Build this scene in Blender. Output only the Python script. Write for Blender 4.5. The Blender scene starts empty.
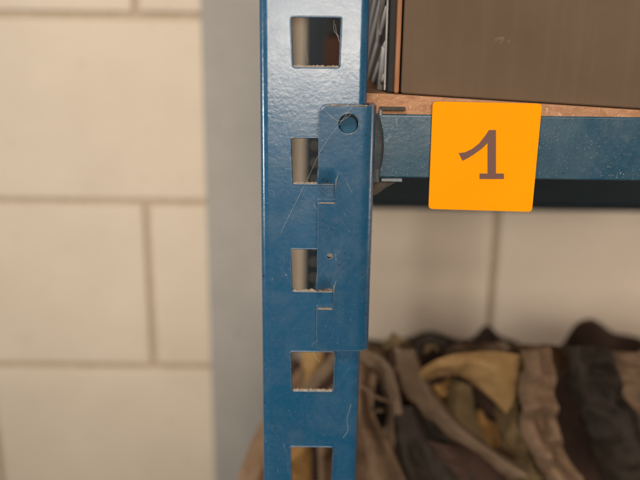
import bpy, bmesh, math, random
from mathutils import Vector, Matrix, noise
random.seed(4)
R = math.radians
sc = bpy.context.scene
C = sc.collection

# ---------------------------------------------------------------- camera
CZ = 1.20                                   # camera height above the floor, metres
F = 720.0; TH = math.atan(.268); RO = R(.7)
cam_d = bpy.data.cameras.new('camera'); cam = bpy.data.objects.new('camera', cam_d); C.objects.link(cam)
cam_d.sensor_width = 36; cam_d.lens = 36 * F / 640; cam_d.clip_start = .01; cam_d.clip_end = 50
cam.matrix_world = Matrix.Translation((0, 0, CZ)) @ Matrix.Rotation(R(90) - TH, 4, 'X') @ Matrix.Rotation(RO, 4, 'Z')
cam_d.dof.use_dof = True; cam_d.dof.focus_distance = .345; cam_d.dof.aperture_fstop = 5.0
sc.camera = cam
# ---------------------------------------------------------------- world, lamps, exposure
w = bpy.data.worlds.new('World'); sc.world = w; w.use_nodes = True
bg = w.node_tree.nodes['Background']; bg.inputs[0].default_value = (1.0, .86, .72, 1); bg.inputs[1].default_value = .045
def area(name, loc, target, sx, sy, power, col):
    d = bpy.data.lights.new(name, 'AREA'); d.shape = 'RECTANGLE'; d.size = sx; d.size_y = sy; d.energy = power; d.color = col
    o = bpy.data.objects.new(name, d); C.objects.link(o); o.location = loc
    o.rotation_euler = (Vector(target) - Vector(loc)).to_track_quat('-Z', 'Y').to_euler(); return o
a1 = area('window_light', (.05, -1.35, CZ + .42), (-.02, .9, CZ - .12), 1.1, .40, 3.1, (1.0, .90, .79)); a1.data.spread = R(60)
a2 = area('low_window_light', (.02, -1.15, CZ + .0), (0, .34, CZ - .02), .60, .13, .62, (1.0, .88, .75)); a2.data.spread = R(50)
area('ceiling_light', (-.30, -.30, CZ + 1.1), (-.05, .5, CZ - .1), .30, .30, 14, (1.0, .92, .80))
area('side_window_light', (-1.15, .10, CZ - .18), (0, .34, CZ - .08), .14, .20, 6.0, (1.0, .98, .95))
area('added_wall_fill', (1.25, .50, CZ - .20), (.12, .98, CZ - .34), .3, .3, 5.5, (1.0, .85, .74))  # added lamp out of view, brightens the wall under the shelf
sc.view_settings.view_transform = 'Standard'; sc.view_settings.look = 'None'
sc.view_settings.exposure = 0; sc.view_settings.gamma = 1; sc.view_settings.use_curve_mapping = False

def P(px, py, Y):
    """point at depth Y seen at photograph pixel (px, py)"""
    dx = px - 320; dy = 240 - py
    a = dx * math.cos(RO) - dy * math.sin(RO); b = dx * math.sin(RO) + dy * math.cos(RO)
    d = (a, b * math.sin(TH) + F * math.cos(TH), b * math.cos(TH) - F * math.sin(TH))
    s = Y / d[1]
    return Vector((d[0] * s, Y, CZ + d[2] * s))

# ---------------------------------------------------------------- materials
class NT:
    def __init__(s, name):
        s.m = bpy.data.materials.new(name); s.m.use_nodes = True; s.t = s.m.node_tree; s.n = s.t.nodes
        s.b = s.n['Principled BSDF']; s.out = s.n['Material Output']
        s.tc = s.n.new('ShaderNodeTexCoord'); s.co = s.tc.outputs['Object']
    def link(s, a, b): s.t.links.new(a, b)
    def noise(s, scale, detail=4, rough=.55, stretch=None, dist=0, rot=None, off=(0, 0, 0)):
        n = s.n.new('ShaderNodeTexNoise'); n.inputs['Scale'].default_value = scale; n.inputs['Detail'].default_value = detail
        n.inputs['Roughness'].default_value = rough; n.inputs['Distortion'].default_value = dist
        mp = s.n.new('ShaderNodeMapping'); mp.inputs['Scale'].default_value = stretch or (1, 1, 1)
        mp.inputs['Rotation'].default_value = rot or (0, 0, 0); mp.inputs['Location'].default_value = off
        if rot:
            m0 = s.n.new('ShaderNodeMapping'); m0.inputs['Rotation'].default_value = rot; mp.inputs['Rotation'].default_value = (0, 0, 0)
            s.link(s.co, m0.inputs[0]); s.link(m0.outputs[0], mp.inputs[0])
        else: s.link(s.co, mp.inputs[0])
        s.link(mp.outputs[0], n.inputs['Vector']); return n.outputs['Fac']
    def ramp(s, fac, a, b, ca=(0, 0, 0, 1), cb=(1, 1, 1, 1)):
        r = s.n.new('ShaderNodeValToRGB'); r.color_ramp.elements[0].position = a; r.color_ramp.elements[1].position = b
        r.color_ramp.elements[0].color = ca; r.color_ramp.elements[1].color = cb; s.link(fac, r.inputs[0]); return r.outputs[0]
    def mix(s, fac, a, b):
        m = s.n.new('ShaderNodeMix'); m.data_type = 'RGBA'
        for v, i in ((fac, 0), (a, 6), (b, 7)):
            if isinstance(v, (int, float)): m.inputs[i].default_value = v
            elif isinstance(v, tuple): m.inputs[i].default_value = v if len(v) == 4 else v + (1,)
            else: s.link(v, m.inputs[i])
        return m.outputs[2]
    def math(s, op, a, b):
        m = s.n.new('ShaderNodeMath'); m.operation = op; m.use_clamp = False
        for v, i in ((a, 0), (b, 1)):
            if isinstance(v, (int, float)): m.inputs[i].default_value = v
            else: s.link(v, m.inputs[i])
        return m.outputs[0]
    def base(s, c, rough=.6, spec=.5):
        if isinstance(c, tuple): s.b.inputs['Base Color'].default_value = c + (1,)
        else: s.link(c, s.b.inputs['Base Color'])
        if isinstance(rough, (int, float)): s.b.inputs['Roughness'].default_value = rough
        else: s.link(rough, s.b.inputs['Roughness'])
        s.b.inputs['Specular IOR Level'].default_value = spec
    def bump(s, h, strength, dist):
        b = s.n.new('ShaderNodeBump'); b.inputs['Strength'].default_value = strength; b.inputs['Distance'].default_value = dist
        if s.b.inputs['Normal'].links: s.link(s.b.inputs['Normal'].links[0].from_socket, b.inputs['Normal'])
        s.link(h, b.inputs['Height']); s.link(b.outputs[0], s.b.inputs['Normal'])

def blue_paint(name, c1, c2, dusty=1.0, speck=.62, rough=.23):
    t = NT(name)
    base = t.mix(t.noise(60, 5), c1, c2)
    film = t.math('MULTIPLY', t.ramp(t.noise(45, 6, .7, dist=.6), .42, .78), .10 * dusty)
    base = t.mix(film, base, (.30, .29, .26))
    fine = t.math('MULTIPLY', t.ramp(t.noise(380, 6, .75, dist=.4), .47, .72), t.ramp(t.noise(38, 4, .6, off=(6, 2, 9)), .40, .66))
    base = t.mix(t.math('MULTIPLY', fine, .10 * dusty), base, (.36, .33, .28))
    s3 = t.ramp(t.noise(95, 3, .5, stretch=(5, 1, .8), rot=(0, R(12), 0), off=(2, 2, 5), dist=1.6), .69, .70)
    base = t.mix(t.math('MULTIPLY', t.math('MULTIPLY', s3, t.ramp(t.noise(34, 3, off=(8, 1, 3)), .52, .60)), .35), base, (.34, .38, .40))
    chip = t.math('MULTIPLY', t.ramp(t.noise(230, 4, .65, off=(3, 8, 2)), .70, .715), t.ramp(t.noise(25, 2, off=(1, 3, 7)), .50, .56))
    base = t.mix(chip, base, (.03, .03, .032))
    sp = t.ramp(t.noise(1500, 2, .5), speck + .055, speck + .13)
    patch = t.ramp(t.noise(110, 4, .6, off=(3, 1, 2)), .38, .62)
    spf = t.math('MULTIPLY', t.math('MULTIPLY', sp, patch), .75 * dusty)
    base = t.mix(spf, base, (.42, .40, .36))
    # fine hair scratches in two directions
    s1 = t.ramp(t.noise(70, 2, .5, stretch=(9, 1, .9), rot=(0, R(31), 0), dist=.5), .71, .722)
    s2 = t.ramp(t.noise(60, 2, .5, stretch=(10, 1, .8), rot=(0, R(-52), 0), off=(7, 0, 3), dist=.6), .712, .724)
    scr = t.math('MULTIPLY', t.math('ADD', s1, s2), t.ramp(t.noise(30, 3, off=(1, 5, 8)), .48, .62))
    scf = t.math('MULTIPLY', scr, .2)
    base = t.mix(scf, base, (.34, .40, .45))
    # small dark pits
    pit = t.ramp(t.noise(420, 1, .4, off=(9, 9, 9)), .76, .79)
    base = t.mix(t.math('MULTIPLY', pit, .8), base, (.012, .014, .016))
    bv = t.n.new('ShaderNodeBevel'); bv.samples = 4; bv.inputs['Radius'].default_value = .0007
    ge = t.n.new('ShaderNodeNewGeometry'); vm = t.n.new('ShaderNodeVectorMath'); vm.operation = 'DOT_PRODUCT'
    t.link(bv.outputs[0], vm.inputs[0]); t.link(ge.outputs['Normal'], vm.inputs[1])
    edge = t.ramp(t.math('SUBTRACT', 1.0, vm.outputs['Value']), .02, .22)
    edge = t.math('MULTIPLY', t.math('MULTIPLY', edge, t.ramp(t.noise(170, 4, .65, off=(4, 4, 1)), .33, .6)), .55 * dusty)
    base = t.mix(edge, base, (.38, .37, .35))
    r = t.math('ADD', t.math('MULTIPLY', t.noise(90, 5, .6), .16), rough - .08)
    r = t.math('ADD', r, t.math('MULTIPLY', spf, .4))
    t.base(base, r, .5)
    t.bump(t.noise(24, 2), .2, .001)
    t.bump(t.noise(480, 3), .25, .00025)
    t.bump(spf, .3, .0001); t.b.inputs['Specular IOR Level'].default_value = .6
    return t.m
M = {}
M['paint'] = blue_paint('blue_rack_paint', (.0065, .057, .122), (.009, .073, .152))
M['paint_plate'] = blue_paint('blue_connector_paint', (.0065, .053, .112), (.009, .067, .138), .95, .65, .27)
M['paint_beam'] = blue_paint('blue_beam_paint', (.007, .042, .075), (.010, .056, .096), 1.0, .60, .32)


def simple(name, c1, c2, scale, rough=.8, bs=0, bd=.001, bscale=None, stretch=None, spec=.3, detail=5):
    t = NT(name); t.base(t.mix(t.ramp(t.noise(scale, detail, .6, stretch=stretch), .3, .7), c1, c2), rough, spec)
    if bs: t.bump(t.noise(bscale or scale * 4, 4, .6, stretch=stretch), bs, bd)
    return t.m
M['paint_shaded'] = simple('shaded_blue_paint', (.003, .009, .013), (.005, .013, .018), 40, .5, .1, .0003)  # rack blue darkened, with the shade at the rear put into the colour
M['paint_hole_disc'] = simple('hole_disc_blue', (.006, .045, .085), (.012, .065, .115), 700, .75, .2, .0001)  # dull dark blue for the added disc, keeps glare out of the hole
M['dust'] = simple('pale_dust', (.22, .165, .12), (.38, .30, .225), 900, .95, .6, .0004, 2500)
M['grime'] = simple('brown_grime', (.03, .028, .026), (.09, .068, .05), 260, .9, .6, .0006, 900)
M['bare'] = simple('scuffed_metal', (.08, .10, .115), (.15, .17, .18), 500, .45, .2, .0002, 900, spec=.5)
M['web'] = simple('cobweb', (.45, .42, .38), (.55, .52, .47), 300, .9)
M['black'] = simple('black_plastic', (.012, .011, .011), (.022, .020, .019), 80, .75, .1, .0004)
M['rib'] = simple('grey_plastic', (.34, .33, .33), (.46, .45, .44), 120, .5, .15, .0004)
M['slat'] = simple('orange_wood', (.22, .095, .045), (.32, .15, .075), 150, .8, .3, .0004, 600, (3, 3, .4))
M['mortar'] = simple('mortar', (.40, .31, .22), (.50, .40, .30), 60, .95, .4, .002)
M['floor'] = simple('concrete', (.20, .18, .16), (.30, .27, .24), 8, .85, .2, .002)

t = NT('painted_block')          # cream painted blockwork
b = t.mix(t.ramp(t.noise(5, 5, .6), .3, .7), (.57, .475, .37), (.65, .55, .435))
b = t.mix(t.math('MULTIPLY', t.ramp(t.noise(38, 4, .6, off=(2, 2, 2)), .62, .75), .35), b, (.42, .31, .21))
oi = t.n.new('ShaderNodeObjectInfo')
b = t.mix(t.math('MULTIPLY', oi.outputs['Random'], .22), b, (.50, .44, .36))
b = t.mix(t.math('MULTIPLY', t.ramp(t.noise(110, 3, .6, off=(5, 2, 8)), .68, .74), .6), b, (.30, .23, .17))
t.base(b, .7, .3); t.bump(t.noise(90, 6, .7), .5, .002); M['block'] = t.m
t = NT('grey_column')
b = t.mix(t.ramp(t.noise(6, 6, .65), .3, .7), (.28, .262, .236), (.36, .336, .305))
b = t.mix(t.math('MULTIPLY', t.ramp(t.noise(26, 4, .6, stretch=(2.2, 1, 1), off=(4, 2, 2)), .63, .72), .4), b, (.22, .19, .165))
t.base(b, .8, .3); t.bump(t.noise(60, 5), .3, .001); M['column'] = t.m
t = NT('chipboard')               # orange brown chipboard edge
b = t.mix(t.ramp(t.noise(300, 4, .7, stretch=(.5, 1, 1.3)), .3, .72), (.26, .125, .065), (.43, .235, .135))
b = t.mix(t.math('MULTIPLY', t.ramp(t.noise(800, 2), .62, .7), .6), b, (.62, .40, .26))
t.base(b, .9, .2); t.bump(t.noise(900, 4, .7), .6, .0005); M['board'] = t.m
t = NT('brown_cardboard')
b = t.mix(t.ramp(t.noise(14, 5, .6), .3, .7), (.088, .058, .036), (.115, .076, .048))
b = t.mix(t.math('MULTIPLY', t.ramp(t.noise(26, 2, .5, stretch=(6, 1, .12)), .5, .66), .05), b, (.20, .135, .085))
b = t.mix(t.math('MULTIPLY', t.ramp(t.noise(50, 4, .6, off=(5, 5, 5)), .66, .74), .5), b, (.30, .22, .16))
t.base(b, .85, .25); t.bump(t.noise(60, 2, .5, stretch=(6, 1, .06)), .2, .0006); t.bump(t.noise(500, 3), .25, .0002); M['card'] = t.m
t = NT('dark_cardboard'); t.base(t.mix(t.noise(30), (.05, .022, .015), (.07, .032, .02)), .9, .2); M['card_dark'] = t.m
t = NT('orange_label')
b = t.mix(t.noise(40), (.78, .260, .0), (.85, .29, .0))
b = t.mix(t.math('MULTIPLY', t.ramp(t.noise(120, 5, .7, dist=.5), .60, .78), .16), b, (.42, .17, .03))
t.base(b, .68, .06)
t.bump(t.noise(30, 2), .1, .0006); M['label'] = t.m
t = NT('label_print'); t.base(t.mix(t.noise(900, 2), (.105, .045, .035), (.15, .07, .05)), .6, .3); M['print'] = t.m

def cloth(name, c1, c2, weave=900):
    t = NT(name)
    c1 = tuple(v * .74 for v in c1); c2 = tuple(v * .80 for v in c2)
    b = t.mix(t.ramp(t.noise(22, 5, .65), .3, .72), c1, c2)
    b = t.mix(t.math('MULTIPLY', t.ramp(t.noise(60, 4, .6, off=(3, 3, 1)), .55, .75), .45), b, tuple(v * .35 for v in c1))
    t.base(b, .9, .15); t.bump(t.noise(weave, 3, .7), .4, .0006); t.bump(t.noise(40, 4), .6, .004)
    return t.m
M['tan'] = cloth('tan_cloth', (.19, .115, .068), (.28, .18, .11))
M['greytan'] = cloth('grey_tan_cloth', (.16, .105, .065), (.24, .165, .108))
M['olive'] = cloth('olive_cloth', (.15, .10, .048), (.23, .16, .08))
M['yellow'] = cloth('yellow_cloth', (.30, .175, .07), (.42, .26, .11))
M['orange_cloth'] = cloth('amber_cloth', (.32, .16, .05), (.42, .24, .09))
M['darkcloth'] = cloth('dark_grey_cloth', (.032, .024, .018), (.055, .042, .031))
M['brown'] = cloth('dark_brown_cloth', (.050, .028, .020), (.080, .045, .032))
M['gap_black'] = cloth('gap_shade_black', (.008, .006, .005), (.014, .010, .008))  # near black, only for the sheet that paints the shade inside the loop

# ---------------------------------------------------------------- helpers
def link(name, me, mat, parent=None):
    o = bpy.data.objects.new(name, me); C.objects.link(o)
    if mat and not me.materials: me.materials.append(mat)
    if parent: o.parent = parent
    return o
def thing(name, label, cat, loc=(0, 0, 0), group=None):
    o = bpy.data.objects.new(name, None); C.objects.link(o); o.location = loc; o.empty_display_size = .02
    tag(o, label, cat, group); return o
def tag(o, label, cat, group=None, kind=None):
    if label: o['label'] = label
    if cat: o['category'] = cat
    if group: o['group'] = group
    if kind: o['kind'] = kind
    return o
def fin(name, bm, mat, parent=None, smooth=False, bevel=0, seg=2, solid=0, angle=40, off=-1):
    """bm holds world coordinates; the object's origin follows its parent"""
    bmesh.ops.recalc_face_normals(bm, faces=bm.faces) if not solid else None
    me = bpy.data.meshes.new(name)
    if parent: bm.transform(Matrix.Translation(-parent.location))
    bm.to_mesh(me); bm.free()
    for p in me.polygons: p.use_smooth = smooth
    o = link(name, me, mat, parent)
    if solid:
        s = o.modifiers.new('solid', 'SOLIDIFY'); s.thickness = solid; s.offset = off
    if bevel:
        v = o.modifiers.new('bevel', 'BEVEL'); v.width = bevel; v.segments = seg; v.limit_method = 'ANGLE'; v.angle_limit = R(angle)
        for p in me.polygons: p.use_smooth = True
        o.modifiers.new('wn', 'WEIGHTED_NORMAL').keep_sharp = True
    return o
def box_bm(x0, x1, y0, y1, z0, z1, bm=None):
    bm = bm or bmesh.new()
    g = bmesh.ops.create_cube(bm, size=1)
    bmesh.ops.scale(bm, vec=(x1 - x0, y1 - y0, z1 - z0), verts=g['verts'])
    bmesh.ops.translate(bm, vec=((x0 + x1) / 2, (y0 + y1) / 2, (z0 + z1) / 2), verts=g['verts'])
    return bm
def tube_bm(pts, r, n=8, bm=None, taper=None):
    bm = bm or bmesh.new(); rings = []
    for i, p in enumerate(pts):
        d = (pts[min(i + 1, len(pts) - 1)] - pts[max(i - 1, 0)]).normalized()
        u = d.cross(Vector((0, 1, 0.01))); u = u.normalized() if u.length > 1e-4 else Vector((1, 0, 0)); v = d.cross(u).normalized()
        rr = r if taper is None else r * taper[i]
        rings.append([bm.verts.new(p + rr * (math.cos(2 * math.pi * k / n) * u + math.sin(2 * math.pi * k / n) * v)) for k in range(n)])
    for a, b in zip(rings, rings[1:]):
        for k in range(n): bm.faces.new((a[k], a[(k + 1) % n], b[(k + 1) % n], b[k]))
    bm.faces.new(rings[0]); bm.faces.new(rings[-1])
    return bm
def catmull(pts, n):
    out = []; m = len(pts) - 1
    for i in range(n + 1):
        t = i / n * m; k = min(int(t), m - 1); f = t - k
        p0, p1, p2, p3 = pts[max(k - 1, 0)], pts[k], pts[k + 1], pts[min(k + 2, m)]
        out.append(.5 * ((2 * p1) + (p2 - p0) * f + (2 * p0 - 5 * p1 + 4 * p2 - p3) * f * f + (3 * p1 - p0 - 3 * p2 + p3) * f ** 3))
    return out

# ================================================================ SETTING
YW = 1.00                                                   # wall face
tag(fin('floor', box_bm(-1.2, 1.6, -.6, YW, -.1, 0), M['floor']), None, None, kind='structure')
wall = thing('block_wall', 'cream painted wall of large blocks with sunken joints behind the rack', 'wall', (0, YW, 0))
bz = [P(185, y, YW).z for y in (17, 203, 368)]
pitch = (bz[0] - bz[2]) / 2
x_j = P(150, 280, YW).x; BL = .50
fin('mortar', box_bm(-1.45, 1.55, YW + .006, YW + .06, 0, 2.1), M['mortar'], wall)
k = 0
for row in range(-5, 5):
    z1 = bz[1] - row * pitch; z0 = z1 - pitch
    z0c = max(z0, 0)
    if z1 < .05: continue
    off = 0 if row % 2 == 0 else BL / 2
    for c in range(-3, 4):
        xa = x_j + off + c * BL; xb = xa + BL
        g = .0045
        j = [random.uniform(-.001, .001) for _ in range(3)]
        fin('block', box_bm(xa + g, xb - g, YW + j[0], YW + .05, z0c + g + j[1], z1 - g + j[2]), M['block'], wall, bevel=.004, seg=3)
xc0 = P(207, 240, .93).x; xc1 = P(288, 240, .93).x
fin_col = fin('concrete_column', box_bm(xc0, xc1, .93, YW - .002, 0, 2.0), M['column'], bevel=.003)
tag(fin_col, 'smooth grey concrete column between the cream wall and the blue post', 'column')

# ================================================================ RACK UPRIGHT
XL, XR = -.0290, .0212; YF = .340; T = .0022; RB = .0042
slot_tops = [CZ + .0129 - .0544 * i for i in range(-3, 18)]
rack = thing('rack_upright', 'dusty blue slotted steel rack upright standing in front of the wall', 'rack upright', (-.004, YF, 0))
def upright_bm():
    bm = bmesh.new()
    fl, fr = XL + RB, XR - RB
    zt = slot_tops
    lines = [zt[0] + .030] + [z - .022 - .0162 for z in zt]
    rows_l, rows_r = [], []
    V = {}
    def vert(x, z):
        key = (round(x, 5), round(z, 5))
        if key not in V: V[key] = bm.verts.new((x, YF, z))
        return V[key]
    for i, z in enumerate(zt):
        a, b = lines[i], lines[i + 1]
        outer = [vert(fl, a), vert(fr, a), vert(fr, b), vert(fl, b)]
        ztop, zbot = z, z - .0218
        cs = [Vector((-.0143, ztop)), Vector((.0083, ztop)), Vector((.0077, zbot)), Vector((-.0134, zbot))]
        inner = []
        rad = .0011
        for q in range(4):
            p = cs[q]; d0 = (cs[q - 1] - p).normalized(); d1 = (cs[(q + 1) % 4] - p).normalized()
            pa, pb = p + d0 * rad, p + d1 * rad
            for s in range(5):
                f = s / 4; inner.append((pa * (1 - f) ** 2 + p * 2 * f * (1 - f) + pb * f * f))
        iv = [bm.verts.new((p.x + random.uniform(-5e-5, 5e-5), YF, p.y + random.uniform(-5e-5, 5e-5))) for p in inner]
        es = []
        for L in (outer, iv):
            for q in range(len(L)):
                e = bm.edges.get((L[q], L[(q + 1) % len(L)])) or bm.edges.new((L[q], L[(q + 1) % len(L)])); es.append(e)
        bmesh.ops.triangle_fill(bm, use_beauty=True, edges=es)
    # bends, sides and rear lips
    for side in (-1, 1):
        x0 = fl if side < 0 else fr
        prof = []
        for s in range(1, 9):
            an = R(90) * s / 8
            prof.append((x0 + side * RB * math.sin(an), YF + RB - RB * math.cos(an)))
        xs = prof[-1][0]
        prof += [(xs, YF + .020), (xs, YF + .0200 + .024)]
        for s in range(1, 5):
            an = R(90) * s / 4
            prof.append((xs - side * .003 * (1 - math.cos(an)), YF + .044 + .003 * math.sin(an)))
        prof.append((xs - side * .0095, YF + .047))
        for i in range(len(lines) - 1):
            prev = (vert(x0, lines[i]), vert(x0, lines[i + 1]))
            for (px, py) in prof:
                cur = []
                for z in (lines[i], lines[i + 1]):
                    key = (round(px, 6), round(py, 6), round(z, 5), 's')
                    if key not in V: V[key] = bm.verts.new((px, py, z))
                    cur.append(V[key])
                fs = (prev[0], prev[1], cur[1], cur[0]) if side > 0 else (prev[1], prev[0], cur[0], cur[1])
                bm.faces.new(fs); prev = tuple(cur)
    bmesh.ops.recalc_face_normals(bm, faces=bm.faces)
    f = min(bm.faces, key=lambda f: f.calc_center_median().y)
    if f.normal.y > 0: bmesh.ops.reverse_faces(bm, faces=bm.faces)
    return bm
fin('post', upright_bm(), M['paint'], rack, solid=T, bevel=.0005, seg=3, angle=50)
# dust lying on the lower ledge of each slot
def ledge_dust(x0, x1, y0, y1, z, h, seed):
    rnd = random.Random(seed); bm = bmesh.new(); n = 44; m = 6; g = []
    for i in range(n + 1):
        x = x0 + (x1 - x0) * i / n; row = []
        lip = -.00012 - .0003 * rnd.random()
        for j in range(m + 1):
            f = j / m
            y = y0 + lip + (y1 - y0 - lip) * f
            hh = h * (math.sin(math.pi * min(1, max(0, .15 + .8 * f))) ** .6) * (.35 + 1.0 * noise.noise(Vector((x * 900, y * 900, seed))) + .6 * rnd.random())
            row.append(bm.verts.new((x, y, z + max(.00006, hh) * (1 if 0 < j < m else .2))))
        g.append(row)
    for i in range(n):
        for j in range(m): bm.faces.new((g[i][j], g[i + 1][j], g[i + 1][j + 1], g[i][j + 1]))
    return bm
for i, z in enumerate(slot_tops):
    if CZ - .32 < z < CZ + .06:
        o = fin('dust', ledge_dust(-.0132, .0076, YF, YF + T, z - .0218, .0008, i), M['dust'], rack, smooth=True)
# raised paint bead round the slots
def rim(pts, r, parent, mat, name='slot_rim', n=6):
    bm = bmesh.new(); m = len(pts); rings = []
    for i in range(m):
        d = (pts[(i + 1) % m] - pts[i - 1]).normalized(); u = d.cross(Vector((0, 1, 0))).normalized(); v = Vector((0, 1, 0))
        rr = r * (1 + .35 * noise.noise(pts[i] * 600))
        rings.append([bm.verts.new(pts[i] + rr * (math.cos(2 * math.pi * k / n) * u + math.sin(2 * math.pi * k / n) * v)) for k in range(n)])
    for i in range(m):
        a, b = rings[i], rings[(i + 1) % m]
        for k in range(n): bm.faces.new((a[k], a[(k + 1) % n], b[(k + 1) % n], b[k]))
    return fin(name, bm, mat, parent, smooth=True)
for z in slot_tops:
    if CZ - .32 < z < CZ + .06:
        cs = [Vector((-.0146, YF, z + .0003)), Vector((.0086, YF, z + .0003)), Vector((.0080, YF, z - .0221)), Vector((-.0137, YF, z - .0221))]
        pts = []
        for q in range(4):
            p = cs[q]; d0 = (cs[q - 1] - p).normalized(); d1 = (cs[(q + 1) % 4] - p).normalized()
            for s_ in range(5):
                f = s_ / 4; pts.append((p + d0 * .0013) * (1 - f) ** 2 + p * 2 * f * (1 - f) + (p + d1 * .0013) * f * f)
            L_ = (cs[(q + 1) % 4] - p).length
            for s_ in range(1, 12): pts.append(p + d1 * (.0013 + (L_ - .0026) * s_ / 12))
        rim(pts, .00042, rack, M['paint'])
# rear post, seen through the slots
YR = .85
rx0, rx1 = P(304, 250, YR).x, P(325, 250, YR).x
def rear_bm():
    bm = bmesh.new(); zs = []; z = 2.0
    hole_c = CZ + .02
    p = .0205; zz = 2.0
    cells = []
    while zz > 0.02:
        cells.append((zz, zz - p)); zz -= p
    V = {}
    def vert(x, z, y=YR):
        key = (round(x, 5), round(y, 5), round(z, 5))
        if key not in V: V[key] = bm.verts.new((x, y, z))
        return V[key]
    for a, b in cells:
        outer = [vert(rx0, a), vert(rx1, a), vert(rx1, b), vert(rx0, b)]
        cx, cz = (rx0 + rx1) / 2 - .001, (a + b) / 2
        iv = [bm.verts.new((cx + .0022 * math.cos(q * math.pi / 5), YR, cz + .0022 * math.sin(q * math.pi / 5))) for q in range(10)]
        if a > CZ - .05 or b < .3:
            for v in iv: bm.verts.remove(v)
            bm.faces.new(outer); iv = []
        es = []
        for L in ((outer, iv) if iv else ()):
            for q in range(len(L)):
                es.append(bm.edges.get((L[q], L[(q + 1) % len(L)])) or bm.edges.new((L[q], L[(q + 1) % len(L)])))
        if iv: bmesh.ops.triangle_fill(bm, use_beauty=True, edges=es)
        for x in (rx0, rx1):
            bm.faces.new((vert(x, a), vert(x, b), vert(x, b, YR + .04), vert(x, a, YR + .04)))
    bmesh.ops.recalc_face_normals(bm, faces=bm.faces)
    return bm
fin('rear_post', rear_bm(), M['paint_shaded'], rack, solid=.0018)
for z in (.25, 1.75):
    fin('frame_brace', box_bm(-.012, .010, YF + .048, YR - .001, z, z + .03), M['paint_shaded'], rack, bevel=.001)
fin('foot_plate', box_bm(-.045, .037, YF - .016, YF + .062, 0, .006), M['paint_shaded'], rack, bevel=.001)

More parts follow.
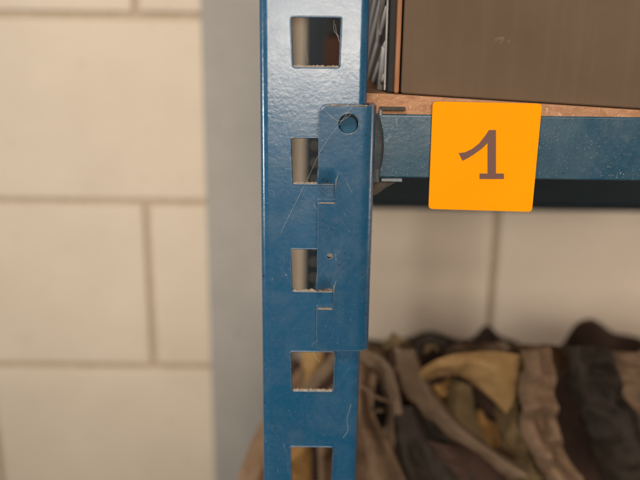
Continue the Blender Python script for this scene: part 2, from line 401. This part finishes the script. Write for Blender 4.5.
# ================================================================ BEAM WITH HOOK-ON CONNECTOR
beam = thing('shelf_beam', 'blue shelf beam hooked on the upright, orange card on its face', 'shelf beam', (.0117, YF - .003, CZ - .087))
YC = YF - .0034; TC = .0030                              # connector plate front face
CX0, CX1 = -.0013, .0253; CZT, CZB = CZ - .0257, CZ - .1480
NOT = [(CZ - .0624, CZ - .0717), (CZ - .1159, CZ - .1259)]; NX = .0069
def lean(z): return -max(0, z - (CZ - .125)) ** 1.25 * .078
def connector_bm():
    bm = bmesh.new()
    RC = .0062; fx = CX1 - RC
    xs = sorted(set([round(CX0 + (NX - CX0) * i / 10, 6) for i in range(11)] + [round(NX + (fx - NX) * i / 16, 6) for i in range(17)]))
    zs = []
    brk = [CZT, NOT[0][0], NOT[0][1], NOT[1][0], NOT[1][1], CZB]
    for a, b in zip(brk, brk[1:]):
        n = max(3, int((a - b) / .0009)); zs += [a + (b - a) * i / n for i in range(n)]
    zs.append(CZB)
    hc = Vector((.0124, CZ - .0338)); hr = .0046
    sc_ = Vector((.0049, CZ - .0981)); sr = .0014
    V = {}
    def disp(x, z):
        d = 0.0
        for nt, nb in NOT:                              # tongue pressed back into the slot
            if z >= nt and z < nt + .0075 and x < NX + 1e-6:
                f = 1 - (z - nt) / .0075
                g = min(1, max(0, (NX - x) / .0012)) * (.35 + .65 * min(1, (x - CX0) / .004))
                d += .0027 * (f ** 1.6) * g
        return d
    def P2(x, z):                                       # round the upper left corner, soften the lower ones
        r = .0042
        if x < CX0 + r and z > CZT - r:
            c = Vector((CX0 + r, CZT - r)); v = Vector((x, z)) - c; l = max(abs(v.x), abs(v.y))
            if v.length > 1e-9: v = v.normalized() * l
            x, z = c.x + v.x, c.y + v.y
        r = .003
        if x < CX0 + r and z < CZB + r:
            c = Vector((CX0 + r, CZB + r)); v = Vector((x, z)) - c; l = max(abs(v.x), abs(v.y))
            if v.length > 1e-9: v = v.normalized() * l
            x, z = c.x + v.x, c.y + v.y
        for cc, rr in ((hc, hr), (sc_, sr)):            # snap grid points round the holes on to their rims
            v = Vector((x, z)) - cc; l = max(abs(v.x), abs(v.y)); R1 = rr * 1.9
            if 1e-9 < l < R1:
                tt = l / R1                             # square to round blend
                sq = v.copy(); rd = v.normalized() * l
                v = rd * (1 - tt ** 3) + sq * tt ** 3
                x, z = cc.x + v.x, cc.y + v.y
        return x, z
    # the grid runs through both hole centres with lines on the rim radius
    def snap(vals, c, r):
        vals = list(vals)
        for tgt in (c - r, c + r):
            i = min(range(1, len(vals) - 1), key=lambda i: abs(vals[i] - tgt)); vals[i] = tgt
        return vals
    def insert(vals, tg, rev=False):
        out = [v for v in vals if all(abs(v - t_) > .00035 for t_ in tg) or any(abs(v - k_) < 1e-7 for k_ in keep)] + list(tg)
        return sorted(set(out), reverse=rev)
    keep = [CX0, NX, fx]
    xs = insert(xs, [hc.x + hr * k_ for k_ in (-1, -.66, -.33, 0, .33, .66, 1)] + [sc_.x + sr * k_ for k_ in (-1, -.5, 0, .5, 1)])
    keep = brk
    zs = insert(zs, [hc.y + hr * k_ for k_ in (-1, -.66, -.33, 0, .33, .66, 1)] + [sc_.y + sr * k_ for k_ in (-1, -.5, 0, .5, 1)], True)
    def vert(i, j):
        if (i, j) not in V:
            x, z = P2(xs[i], zs[j]); V[(i, j)] = bm.verts.new((x, YC + disp(xs[i], zs[j]) + lean(z), z))
        return V[(i, j)]
    V2 = {}
    for j in range(len(zs) - 1):
        zm = (zs[j] + zs[j + 1]) / 2
        for i in range(len(xs) - 1):
            xm = (xs[i] + xs[i + 1]) / 2
            if any(nb < zm < nt for nt, nb in NOT) and xm < NX: continue
            if max(abs(xm - hc.x), abs(zm - hc.y)) < hr: continue
            if max(abs(xm - sc_.x), abs(zm - sc_.y)) < sr: continue
            bm.faces.new((vert(i, j), vert(i, j + 1), vert(i + 1, j + 1), vert(i + 1, j)))
    # bend round to the side flange
    last = len(xs) - 1; prof = []
    for s in range(1, 9):
        an = R(90) * s / 8; prof.append((fx + RC * math.sin(an), YC + RC - RC * math.cos(an)))
    prof += [(CX1, YC + .02), (CX1, YC + .040)]
    W = {}
    for j in range(len(zs) - 1):
        prev = (vert(last, j), vert(last, j + 1))
        for (px, py) in prof:
            cur = []
            for z in (zs[j], zs[j + 1]):
                key = (px, py, z)
                if key not in W: W[key] = bm.verts.new((px, py + lean(z) * (1 if py < YC + .008 else 0), z))
                cur.append(W[key])
            bm.faces.new((prev[0], prev[1], cur[1], cur[0])); prev = tuple(cur)
    bmesh.ops.recalc_face_normals(bm, faces=bm.faces)
    f = min(bm.faces, key=lambda f: f.calc_center_median().y)
    if f.normal.y > 0: bmesh.ops.reverse_faces(bm, faces=bm.faces)
    return bm
fin('connector_plate', connector_bm(), M['paint_plate'], beam, solid=TC, bevel=.0005, seg=3, angle=50)
bm = bmesh.new()                                         # disc added behind the round hole, tilted so the hole looks dark
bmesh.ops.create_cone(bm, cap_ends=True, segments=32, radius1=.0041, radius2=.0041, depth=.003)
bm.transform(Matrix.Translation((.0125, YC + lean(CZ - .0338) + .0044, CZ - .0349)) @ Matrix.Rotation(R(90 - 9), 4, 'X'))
fin('added_hole_disc', bm, M['paint_hole_disc'], beam, bevel=.0006, seg=3)
fin('hole_shade_sheet', box_bm(.0074, .0176, YC + .0032, YC + .0033, CZ - .0388, CZ - .0285), M['black'], beam)  # black sheet added as the shadow round the disc
for nt, nb in NOT:                                       # hooks reaching through the slots
    bm = bmesh.new(); box_bm(NX - .0058, NX - .0016, YC + .0031, YC + .013, nt + .0012, nt + .0105, bm)
    fin('hook', bm, M['paint_plate'], beam, bevel=.0006)
    fin('dust', ledge_dust(CX0 + .0008, NX - .0006, YC + lean(nb), YC + lean(nb) + TC * .8, nb, .00035, nt), M['dust'], beam, smooth=True)
for nt, nb in NOT:
    bm = tube_bm([Vector((NX + .0001, YC + lean(nt) - .0001, nb + .0012)), Vector((NX + .0002, YC + lean(nt) - .0003, nt - .001)), Vector((NX + .0004, YC + lean(nt) - .0004, nt + .0018)), Vector((NX + .0013, YC + lean(nt) - .0002, nt + .0052))], .00022, 6, taper=[.5, .8, 1.5, .5])
    fin('burr', bm, M['bare'], beam, smooth=True)
rim([Vector((.0124 + .0049 * math.cos(2 * math.pi * k / 40), YC + lean(CZ - .0338 + .0049 * math.sin(2 * math.pi * k / 40)) + .0001, CZ - .0338 + .0049 * math.sin(2 * math.pi * k / 40))) for k in range(40)], .00032, beam, M['paint_plate'], 'hole_rim')
# edge dust along the top of the plate
fin('dust', ledge_dust(CX0 + .0035, CX1 - .0045, YC + lean(CZT) + .0004, YC + lean(CZT) + TC, CZT, .0004, 77), M['dust'], beam, smooth=True)
# beam body: stepped box section
YB = .3515
zt = P(400, 114.5, YB).z; zb = P(410, 178.5, YB).z
def beam_bm():
    bm = bmesh.new(); x0, x1 = CX1 + .0002, .90
    prof = [(YB + .0012, zb), (YB, zt), (YB + .0024, zt), (YB + .0024, zt - .009), (YB + .026, zt - .009), (YB + .026, zb)]
    A = [bm.verts.new((x0, y, z)) for y, z in prof]; B = [bm.verts.new((x1, y, z)) for y, z in prof]
    n = len(prof)
    for i in range(n): bm.faces.new((A[i], A[(i + 1) % n], B[(i + 1) % n], B[i]))
    bm.faces.new(A); bm.faces.new(B); return bm
fin('beam_rail', beam_bm(), M['paint_beam'], beam, bevel=.0009, seg=3)
# folded clip ends of the section above and below the rail
a = P(379.5, 106.5, YB - .001); b_ = P(405.5, 112, YB - .001)
bm = bmesh.new()
x0, x1 = P(379.5, 110, YB).x, P(405.5, 110, YB).x
box_bm(x0, x1, YB - .0012, YB + .004, P(390, 110.5, YB).z, P(390, 107, YB).z, bm)
fin('upper_tab', bm, M['grime'], beam, bevel=.0004)
fin('tab_fold', box_bm(x0 - .0002, x0 + .0013, YB - .0011, YB + .004, zt - .0008, P(390, 108, YB).z), M['bare'], beam, bevel=.0004)
bm = box_bm(P(381, 180, YB).x, P(402, 180, YB).x, YB - .0012, YB + .003, zb - .0016, zb - .0001)
fin('lower_tab', bm, M['bare'], beam, bevel=.0003)
# weld bead where rail meets flange
bm = bmesh.new(); n = 40
cols = []
for i in range(n + 1):
    f = i / n; z = zt + .0005 + (zb - .0015 - zt - .0005) * f
    bulge = .0030 + .0032 * math.sin(math.pi * f) ** .8 + .0003 * noise.noise(Vector((0, 0, z * 500)))
    if f > .86: bulge += (f - .86) * .012
    row = []
    for j in range(9):
        an = R(90) * j / 8
        nz = .00035 * noise.noise(Vector((j * .7, z * 1500, 3)))
        row.append(bm.verts.new((CX1 - .0008 + (bulge + nz) * math.sin(an), YB + .001 - (bulge * 1.25 + nz) * math.cos(an), z)))
    cols.append(row)
for r0, r1 in zip(cols, cols[1:]):
    for j in range(8): bm.faces.new((r0[j], r0[j + 1], r1[j + 1], r1[j]))
fin('weld', bm, blue_paint('weld_paint', (.014, .046, .064), (.07, .060, .052), 1.3, .60, .5), beam, smooth=True)
# grimy gusset under the rail
bm = bmesh.new()
g = [P(372, 181, YB + .004), P(398, 181.5, YB + .004), P(386, 188, YB + .004), P(378, 194, YB + .004), P(371, 197, YB + .004)]
A = [bm.verts.new((max(p.x, CX1 - .0005), p.y, p.z)) for p in g]; B = [bm.verts.new((max(p.x, CX1 - .0005), p.y + .004, p.z)) for p in g]
for i in range(5): bm.faces.new((A[i], A[(i + 1) % 5], B[(i + 1) % 5], B[i]))
bm.faces.new(A); bm.faces.new(B[::-1])
fin('gusset', bm, M['grime'], beam, bevel=.0006)
# cobweb threads
def thread(pts, parent, r=.00004):
    fin('cobweb_thread', tube_bm(catmull([P(*p) for p in pts], 24), r, 5), M['web'], parent, smooth=True)
YT = YC + lean(CZ - .03) - .0004
thread([(352, 107, YT), (338, 126, YT - .0004), (322, 148, YT), (308, 178, YF - .0006), (293, 208, YF - .0004), (280, 234, YF - .0003)], beam)
thread([(326, 112, YT), (333, 118, YT), (341, 121, YT), (352, 113, YT)], beam)
thread([(335, 24, YF), (337, 34, YF + .003), (341, 46, YF + .002)], rack, .00006)
thread([(334, 20, YF), (334, 30, YF + .003), (339, 37, YF + .002)], rack, .00005)
thread([(306, 28, YF + .004), (305, 45, YF + .004), (308, 62, YF + .002)], rack)
thread([(318, 340, YT), (312, 346, YF - .0004), (315, 356, YF - .0003), (320, 362, YF)], rack)
thread([(351, 404, YF - .0003), (347, 420, YF - .0003), (348, 430, YF - .0003), (343, 438, YF - .0002)], rack)

# ================================================================ ORANGE CARD
YK = YB - .0018
cd = thing('location_card', 'bright orange card with a dark figure hung on the beam face', 'sign card', P(430, 209, YK))
tl, bl_ = P(432.7, 101.5, YK), P(428.5, 209, YK); br = P(532, 212, YK)
tr = Vector((br.x + (tl.x - bl_.x) * -.3, YK, tl.z - .0004))
def rounded(pts, r, n=6):
    out = []
    for q in range(len(pts)):
        p = pts[q]; d0 = (pts[q - 1] - p).normalized(); d1 = (pts[(q + 1) % len(pts)] - p).normalized()
        a, b = p + d0 * r, p + d1 * r
        for s in range(n + 1):
            f = s / n; out.append(a * (1 - f) ** 2 + p * 2 * f * (1 - f) + b * f * f)
    return out
def plate_bm(pts, th):
    bm = bmesh.new(); A = [bm.verts.new(p) for p in pts]; B = [bm.verts.new(p + Vector((0, th, 0))) for p in pts]; n = len(A)
    for i in range(n): bm.faces.new((A[i], A[(i + 1) % n], B[(i + 1) % n], B[i]))
    bm.faces.new(A); bm.faces.new(B[::-1]); return bm
fin('card', plate_bm(rounded([tl, tr, br, bl_], .0022), .0009), M['label'], cd, bevel=.0001, seg=1)
YP = YK - .00012
up = [(458.6, 153), (465, 152.3), (472, 149), (479, 143.5), (485, 136), (489, 130), (496, 130), (496, 173.5), (504, 173.5), (504, 179), (479.5, 179), (479.5, 173.5), (487.5, 173.5), (487.5, 143),
      (482, 148.5), (473, 155), (467, 158.5), (462.5, 160.8)]
fin('figure', plate_bm([P(x, y, YP) for x, y in up], .0001), M['print'], cd)

# ================================================================ SHELF BOARD AND WHAT STANDS ON IT
YBd = YB + .0026
p0, p1 = P(368, 93, YBd), P(480, 100.2, YBd)
slope = (p1.z - p0.z) / (p1.x - p0.x)
def top_at(x): return p0.z + slope * (x - p0.x)
bd = bmesh.new(); bx0, bx1 = .0235 - .0, .30
bx0 = P(372, 93, YBd).x - .003
xs = [bx0, bx1]
vs = []
for x in xs:
    for y in (YBd, YR - .01):
        for dz in (0, -.0105): vs.append(bd.verts.new((x, y, top_at(x) + dz)))
for q in ((0, 1, 5, 4), (2, 6, 7, 3), (0, 4, 6, 2), (1, 3, 7, 5), (0, 2, 3, 1), (4, 5, 7, 6)): bd.faces.new([vs[i] for i in q])
board = fin('shelf_board', bd, M['board'], bevel=.0004)
tag(board, 'orange-brown chipboard shelf resting on the blue beam', 'shelf board')
def on_board(x): return top_at(x) + .0003
# cardboard box
cx0 = P(403, 40, .3595).x
cb = thing('cardboard_box', 'large plain brown cardboard box on the chipboard shelf', 'box', (cx0 + .1, .3595, on_board(cx0)))
zb0 = on_board(cx0); zb1 = zb0 + .21
carton_bm = box_bm(cx0, cx0 + .20, .3595, .575, zb0, zb1)
for v in carton_bm.verts:                                 # the base has settled on to the sloping board
    if v.co.z < zb0 + .01: v.co.z = on_board(v.co.x)
fin('carton', carton_bm, M['card'], cb, bevel=.0012, seg=3)
fin('flap', box_bm(cx0 + .001, cx0 + .199, .3605, .4645, zb1 + .0003, zb1 + .0033), M['card'], cb, bevel=.0008)
fin('flap', box_bm(cx0 + .001, cx0 + .199, .466, .574, zb1 + .0003, zb1 + .0033), M['card'], cb, bevel=.0008)
# wooden slat
sx0, sx1 = P(396, 40, .3590).x, P(401.3, 40, .3590).x
sl = fin('wooden_slat', box_bm(sx0, sx1, .3590, .372, on_board(sx1), zb0 + .17), M['slat'], bevel=.0012, seg=4)
tag(sl, 'thin orange wooden slat standing upright against the cardboard box', 'slat')
# ribbed plastic tray on its edge
tx0, tx1 = P(388.5, 40, .3625).x, P(398, 40, .3625).x
tr_ = thing('plastic_tray', 'black plastic tray with grey ribs on edge beside the slat', 'tray', (tx0, .3625, on_board(tx0)))
tz = on_board(tx1)
fin('panel', box_bm(tx0, tx1, .3625, .575, tz, tz + .19), M['black'], tr_, bevel=.001)
for k in range(16):
    z1 = tz - .01 + k * .017 + random.uniform(-.0015, .0015); ya, yb = .3675, .560
    dz = -.058
    za, zb_ = z1, z1 + dz
    if za > tz + .188:
        ya += (za - tz - .188) / .058 * .183; za = tz + .188
    if zb_ < tz + .002:
        yb -= (tz + .002 - zb_) / .058 * .183; zb_ = tz + .002
    if yb - ya < .015: continue
    bm = tube_bm([Vector((tx0 - .0005, ya, za)), Vector((tx0 - .0005, yb, zb_))], .0015, 6)
    fin('rib', bm, M['rib'], tr_, smooth=True)
fin('rib', box_bm(tx0 - .0012, tx0 - .0001, .3665, .368, tz + .001, tz + .189), M['rib'], tr_, bevel=.0006)
for k in range(4):
    z = tz + .022 + k * .045
    fin('rib', tube_bm([Vector((tx0 - .001, .3695, z)), Vector((tx0 - .001, .41, z - .042))], .0018, 6), M['rib'], tr_, smooth=True)
# small dark carton deeper on the shelf, glimpsed through the top slot
dz1 = P(330, 37, .64).z
dx0, dx1 = P(325, 50, .64).x, P(325, 50, .64).x + .030
bz0 = top_at(dx1) + .0003
dk = fin('small_carton', box_bm(max(dx0, bx0 + .0) if False else dx0, dx1, .64, .72, bz0, dz1), M['card_dark'], bevel=.001)
tag(dk, 'small dark brown carton deep on the shelf seen through the topmost slot', 'box')
cs_ = fin('slot_shade_block', box_bm(dx0 + .001, dx1 - .001, .642, .718, dz1 + .0004, dz1 + .05), M['black'], bevel=.002)  # black block added to darken the view through the top slot
tag(cs_, 'black block added as the darkness above the small brown carton in the topmost slot', 'case')
# rear beam
rb = thing('rear_beam', 'dark blue deep beam running behind and below the front beam', 'shelf beam', (rx1, YR - .03, CZ - .15))
rzb = P(430, 209, YR - .01).z
fin('beam_rail', box_bm(rx1 - .004, .92, YR - .012, YR - .002, rzb, CZ - .06), M['paint_shaded'], rb, bevel=.002)
fin('lower_lip', box_bm(rx1 - .002, .92, YR - .020, YR - .0125, rzb + .004, rzb + .007), M['paint_shaded'], rb, bevel=.001)

# ================================================================ LOWER SHELF AND HEAP OF CLOTH STRAPS
ZL = CZ - .46
low = fin('lower_shelf', box_bm(-.06, .8, .41, .84, ZL - .02, ZL), M['board'], bevel=.001)
tag(low, 'low chipboard shelf carrying the heap of cloth straps', 'shelf board')
def sheet(name, label, A, B, mat, bulge=.006, wr=.003, n=56, m=20, th=.0018, ridges=0, seed=0, cat='cloth', grp=None, fold=0, fc=.5):
    a = catmull([P(*p) for p in A], n); b = catmull([P(*p) for p in B], n)
    bm = bmesh.new(); g = []
    for i in range(n + 1):
        row = []
        for j in range(m + 1):
            f = j / m; p = a[i].lerp(b[i], f)
            d = bulge * .45 * math.sin(math.pi * f) + fold * (f / fc if f < fc else (1 - f) / (1 - fc))
            d += 1.3 * wr * noise.noise(p * 22 + Vector((seed, 0, 0))) + wr * .5 * noise.noise(p * 60 + Vector((seed, 3, 0)))
            d += wr * 2.0 * (.5 - abs(noise.noise(p * 30 + Vector((seed * 2, 5, 1)))) * 2.2) + wr * .7 * (.5 - abs(noise.noise(p * 75 + Vector((seed, 9, 4)))) * 2)
            if ridges: d += wr * .9 * math.sin(f * math.pi * 2 * ridges + 1.3 * math.sin(i / n * 4 + seed))
            p = p + Vector((0, -d, d * .35)); row.append(bm.verts.new(p))
        g.append(row)
    for i in range(n):
        for j in range(m): bm.faces.new((g[i][j], g[i + 1][j], g[i + 1][j + 1], g[i][j + 1]))
    o = fin(name, bm, mat, None, smooth=True, solid=th, off=0)
    s = o.modifiers.new('sub', 'SUBSURF'); s.levels = 1; s.render_levels = 1
    tag(o, label, cat, grp); return o
G = 'cloth straps heaped under the shelf'
# dark mass filling the heap from shelf to just under the straps
bm = bmesh.new(); nx, nt_ = 150, 70; rows = []
for i in range(nx + 1):
    x = -.06 + .60 * i / nx; row = []
    env = min(1, max(.0, (x + .065) / .10))
    top = P(400, 380, .63).z - .10 * (1 - env) ** 1.3 + .012 * noise.noise(Vector((x * 20, 1, 2)))
    for j in range(nt_ + 1):
        an = math.pi * j / nt_
        y = .69 - .145 * math.cos(an); z = ZL + .001 + (top - ZL) * (math.sin(an) ** .55)
        nn = (.012 * noise.noise(Vector((x * 18, y * 18, z * 18))) + .030 * (.35 - abs(noise.noise(Vector((x * 14 + z * 9, y * 10, z * 6 + 3)))) * 1.6)) * math.sin(an)
        row.append(bm.verts.new((x, y + nn, z + nn)))
    rows.append(row)
for a_, b_ in zip(rows, rows[1:]):
    for j in range(nt_): bm.faces.new((a_[j], a_[j + 1], b_[j + 1], b_[j]))
bm.faces.new(rows[0]); bm.faces.new(rows[-1][::-1])
hp = fin('cloth_sack', bm, M['brown'], None, smooth=True)
tag(hp, 'dark brown sacking bundled at the core of the heap', 'sack')

sheet('cloth_strap', 'tan cloth hanging in upright folds right beside the lower post', [(346, 352, .50), (342, 400, .49), (336, 450, .48), (330, 500, .47)], [(376, 372, .515), (374, 410, .505), (390, 445, .485), (416, 500, .46)], M['tan'], .006, .005, ridges=2, seed=1, grp=G, fold=.010, fc=.35)
sheet('cloth_strap', 'grey-tan loop curling round a black gap beside the post', [(350, 350, .505), (370, 351, .50), (389, 364, .492), (398, 390, .487), (402, 418, .486), (394, 450, .49)], [(352, 364, .515), (366, 369, .512), (379, 380, .506), (386, 398, .502), (388, 418, .500), (380, 444, .503)], M['greytan'], .002, .002, seed=2, grp=G, fold=.005, fc=.7)
sheet('gap_shade_sheet', 'black sheet put in as the shade inside the curled loop beside the post', [(366, 362, .535), (364, 400, .535), (370, 445, .535)], [(394, 368, .535), (398, 400, .535), (396, 445, .535)], M['gap_black'], .002, .002, seed=3)  # backing sheet added, its black stands for the dark hole
sheet('tan_cord', 'thin tan cord crossing the black gap inside the loop', [(361, 383, .488), (374, 394, .485), (390, 400, .490)], [(361, 385.5, .488), (374, 397, .485), (390, 402.5, .490)], M['tan'], .001, .0005, m=4, seed=4, cat='cord')
sheet('white_tie', 'short pale tie lying in the black gap', [(372, 408.5, .501), (378, 409.5, .496), (383, 409, .499)], [(372, 411, .501), (378, 412, .496), (383, 411.5, .499)], M['greytan'], .001, .0003, m=4, seed=4, cat='tie')
sheet('cloth_strap', 'dark brown cloth sunk between the curled loop and the broad strap', [(384, 352, .53), (392, 390, .52), (396, 440, .51)], [(408, 352, .53), (420, 395, .52), (424, 440, .51)], M['brown'], .002, .006, seed=31, grp=G, ridges=1)
sheet('cloth_strap', 'broad grey-tan strap slanting from the heap top to lower right', [(394, 348, .525), (400, 378, .513), (410, 400, .505), (438, 427, .495), (470, 453, .485), (510, 480, .475)], [(414, 348, .525), (428, 382, .508), (450, 412, .498), (472, 434, .490), (494, 450, .485), (530, 472, .475)], M['greytan'], .002, .002, seed=5, grp=G, fold=.007, fc=.78)
sheet('cloth_strap', 'dark grey cloth hanging below the broad slanting strap', [(390, 402, .503), (394, 430, .493), (400, 460, .483), (404, 500, .47)], [(420, 404, .499), (440, 428, .489), (462, 456, .478), (484, 500, .465)], M['darkcloth'], .003, .005, ridges=2, seed=6, grp=G, fold=.012, fc=.3)
sheet('cloth_strap', 'dark brown strap at the bottom right of the heap under the grey one', [(418, 436, .487), (432, 470, .477), (446, 510, .467)], [(462, 444, .486), (500, 470, .476), (530, 510, .464)], M['brown'], .003, .003, seed=7, grp=G, fold=.014, fc=.45)
sheet('cloth_strap', 'yellowish strap arching over the rolled amber cloth', [(408, 402, .52), (411, 380, .512), (427, 364, .505), (456, 354, .50), (492, 351, .50), (530, 356, .50)], [(420, 412, .535), (419, 393, .528), (432, 377, .52), (455, 374, .512), (480, 388, .505), (506, 414, .50)], M['yellow'], .002, .003, seed=8, grp=G, fold=.009, fc=.35)
sheet('rolled_cloth', 'rolled amber cloth tucked under the yellowish arch', [(417, 384, .54), (415, 402, .535), (430, 424, .53)], [(450, 378, .54), (455, 396, .54), (446, 418, .54)], M['orange_cloth'], .040, .005, seed=9)
sheet('cloth_strap', 'olive strap falling steeply at the right of the heap', [(454, 378, .525), (446, 404, .515), (454, 430, .503), (476, 454, .488)], [(472, 386, .520), (476, 410, .512), (482, 434, .50), (498, 462, .485)], M['olive'], .002, .003, seed=10, grp=G, fold=.009, fc=.3)
sheet('cloth_strap', 'amber strap edge showing past the olive strap', [(476, 410, .545), (480, 436, .535), (486, 470, .52)], [(498, 400, .545), (504, 436, .535), (510, 470, .52)], M['orange_cloth'], .003, .003, seed=11, grp=G, fold=.006)
sheet('cloth_strap', 'tan cloth lying level along the top of the heap', [(346, 355, .57), (370, 349, .57), (385, 351, .57), (420, 347, .57), (452, 349, .57), (500, 343, .57), (560, 346, .57)], [(346, 374, .545), (370, 380, .545), (385, 376, .545), (420, 380, .545), (452, 376, .545), (500, 374, .545), (560, 376, .545)], M['tan'], .004, .010, n=60, seed=12, grp=G, fold=.012, fc=.3)
sheet('cloth_scrap', 'small olive scrap sticking up at the left end of the heap top', [(380, 345, .55), (388, 338, .548), (393, 332, .546)], [(390, 353, .54), (402, 351, .54), (413, 346, .54)], M['olive'], .002, .002, seed=13, fold=.006, fc=.4)
sheet('cloth_scrap', 'brown crumpled flap beside the dark knot on the heap', [(408, 362, .54), (416, 352, .54), (428, 346, .54)], [(418, 372, .53), (432, 366, .53), (450, 362, .53)], M['brown'], .002, .004, seed=41, fold=.01, fc=.5)
def knot(name, label, cx, cy, Y, rx, ry, r, mat, a0=0, a1=360):
    pts = []
    for k in range(37):
        an = R(a0 + (a1 - a0) * k / 36)
        p = P(cx + rx * math.cos(an), cy - ry * math.sin(an), Y); pts.append(p + Vector((0, .006 * math.sin(an), 0)))
    bm = tube_bm(pts, r, 12, taper=[.8 + .5 * noise.noise(Vector((k * .35, cx, 0))) for k in range(37)])
    for v in bm.verts: v.co += Vector((1, 1, 1)) * .002 * noise.noise(v.co * 140)
    o = fin(name, bm, mat, None, smooth=True); tag(o, label, 'cloth'); return o
sheet('cloth_scrap', 'crumpled tan cloth piled above the curled loop', [(352, 350, .545), (366, 344, .54), (384, 350, .535), (398, 344, .535)], [(352, 366, .52), (370, 372, .515), (390, 372, .515), (404, 372, .52)], M['tan'], .003, .008, seed=51, fold=.010, fc=.4)
sheet('cloth_scrap', 'reddish brown fold sagging under the amber roll', [(428, 418, .512), (446, 424, .508), (462, 436, .503)], [(424, 436, .505), (444, 446, .50), (460, 456, .495)], M['orange_cloth'], .003, .005, seed=52, fold=.006, fc=.4)
sheet('cloth_scrap', 'crumpled grey-tan cloth at the top right of the heap', [(438, 352, .54), (456, 344, .535), (476, 347, .535), (505, 340, .535)], [(436, 368, .525), (458, 366, .52), (478, 362, .52), (510, 366, .52)], M['greytan'], .003, .008, seed=53, fold=.008, fc=.35)
sheet('cloth_scrap', 'black-brown fold in the gap under the yellowish arch', [(460, 384, .54), (472, 396, .535), (488, 420, .53)], [(474, 378, .54), (492, 394, .535), (504, 420, .53)], M['brown'], .003, .006, seed=54, fold=.006, fc=.5)
knot('knotted_cloth', 'dark knot humped on top of the heap', 432, 350, .53, 13, 9, .0046, M['darkcloth'], -25, 200)
knot('knotted_cloth', 'pale olive twist curling inside the dark knot', 432, 356, .533, 7, 7, .0042, M['olive'], -20, 200)
knot('cloth_roll', 'dark brown roll along the heap top right of the knot', 475, 351, .535, 32, 4, .0040, M['brown'], 20, 160)
sheet('cloth_scrap', 'crumpled olive cloth filling the heap right of the tan draped strap', [(500, 356, .53), (494, 400, .52), (500, 450, .505), (506, 500, .49)], [(528, 356, .53), (534, 400, .52), (546, 450, .505), (560, 500, .49)], M['olive'], .004, .010, seed=61, fold=.010, fc=.4)
sheet('cloth_scrap', 'crumpled tan cloth in the lower right corner of the heap', [(604, 350, .54), (620, 400, .53), (650, 450, .51), (670, 500, .50)], [(650, 350, .54), (690, 400, .53), (720, 450, .51), (740, 500, .50)], M['tan'], .004, .012, seed=62, fold=.012, fc=.4)
# heap seen through the slots and left of the post
sheet('cloth_strap', 'tan strap slanting out to the left of the lower post', [(300, 366, .56), (278, 396, .54), (256, 432, .52), (236, 482, .50), (226, 520, .49)], [(322, 380, .56), (304, 410, .54), (290, 440, .52), (276, 490, .50), (270, 520, .49)], M['tan'], .002, .003, ridges=1, seed=14, grp=G, fold=.005)
sheet('cloth_strap', 'yellow strap seen through the fourth slot', [(301, 340, .57), (302, 365, .56), (300, 392, .55)], [(323, 338, .57), (323, 362, .56), (316, 386, .55)], M['yellow'], .010, .002, seed=15, grp=G)
sheet('cloth_strap', 'narrow grey-tan strap crossing the fourth slot on a slant', [(345, 338, .545), (322, 366, .54), (298, 392, .53)], [(352, 346, .54), (330, 374, .535), (306, 400, .525)], M['greytan'], .003, .001, seed=16, grp=G)
sheet('cloth_strap', 'brown strap in the right of the lowest slot', [(318, 400, .53), (318, 440, .52), (320, 500, .50)], [(346, 370, .53), (344, 430, .52), (342, 500, .50)], M['tan'], .006, .004, ridges=1, seed=17, grp=G)
sheet('cloth_strap', 'amber-brown strap in the left of the lowest slot', [(286, 410, .525), (286, 450, .515), (286, 500, .50)], [(310, 404, .53), (311, 450, .52), (312, 500, .505)], M['orange_cloth'], .006, .003, seed=18, grp=G)
# the heap goes on to the right
sheet('cloth_strap', 'tan strap draped down at the far right of the heap', [(520, 350, .50), (516, 400, .49), (530, 450, .48), (560, 500, .47)], [(548, 346, .50), (552, 400, .49), (566, 450, .48), (596, 500, .47)], M['tan'], .006, .007, ridges=1, seed=19, grp=G, fold=.012, fc=.3)
sheet('cloth_strap', 'dark grey strap at the far right edge of the heap', [(556, 344, .51), (566, 390, .50), (590, 440, .49), (610, 500, .48)], [(600, 344, .51), (622, 390, .50), (650, 440, .49), (670, 500, .48)], M['darkcloth'], .006, .008, ridges=1, seed=20, grp=G, fold=.014, fc=.6)
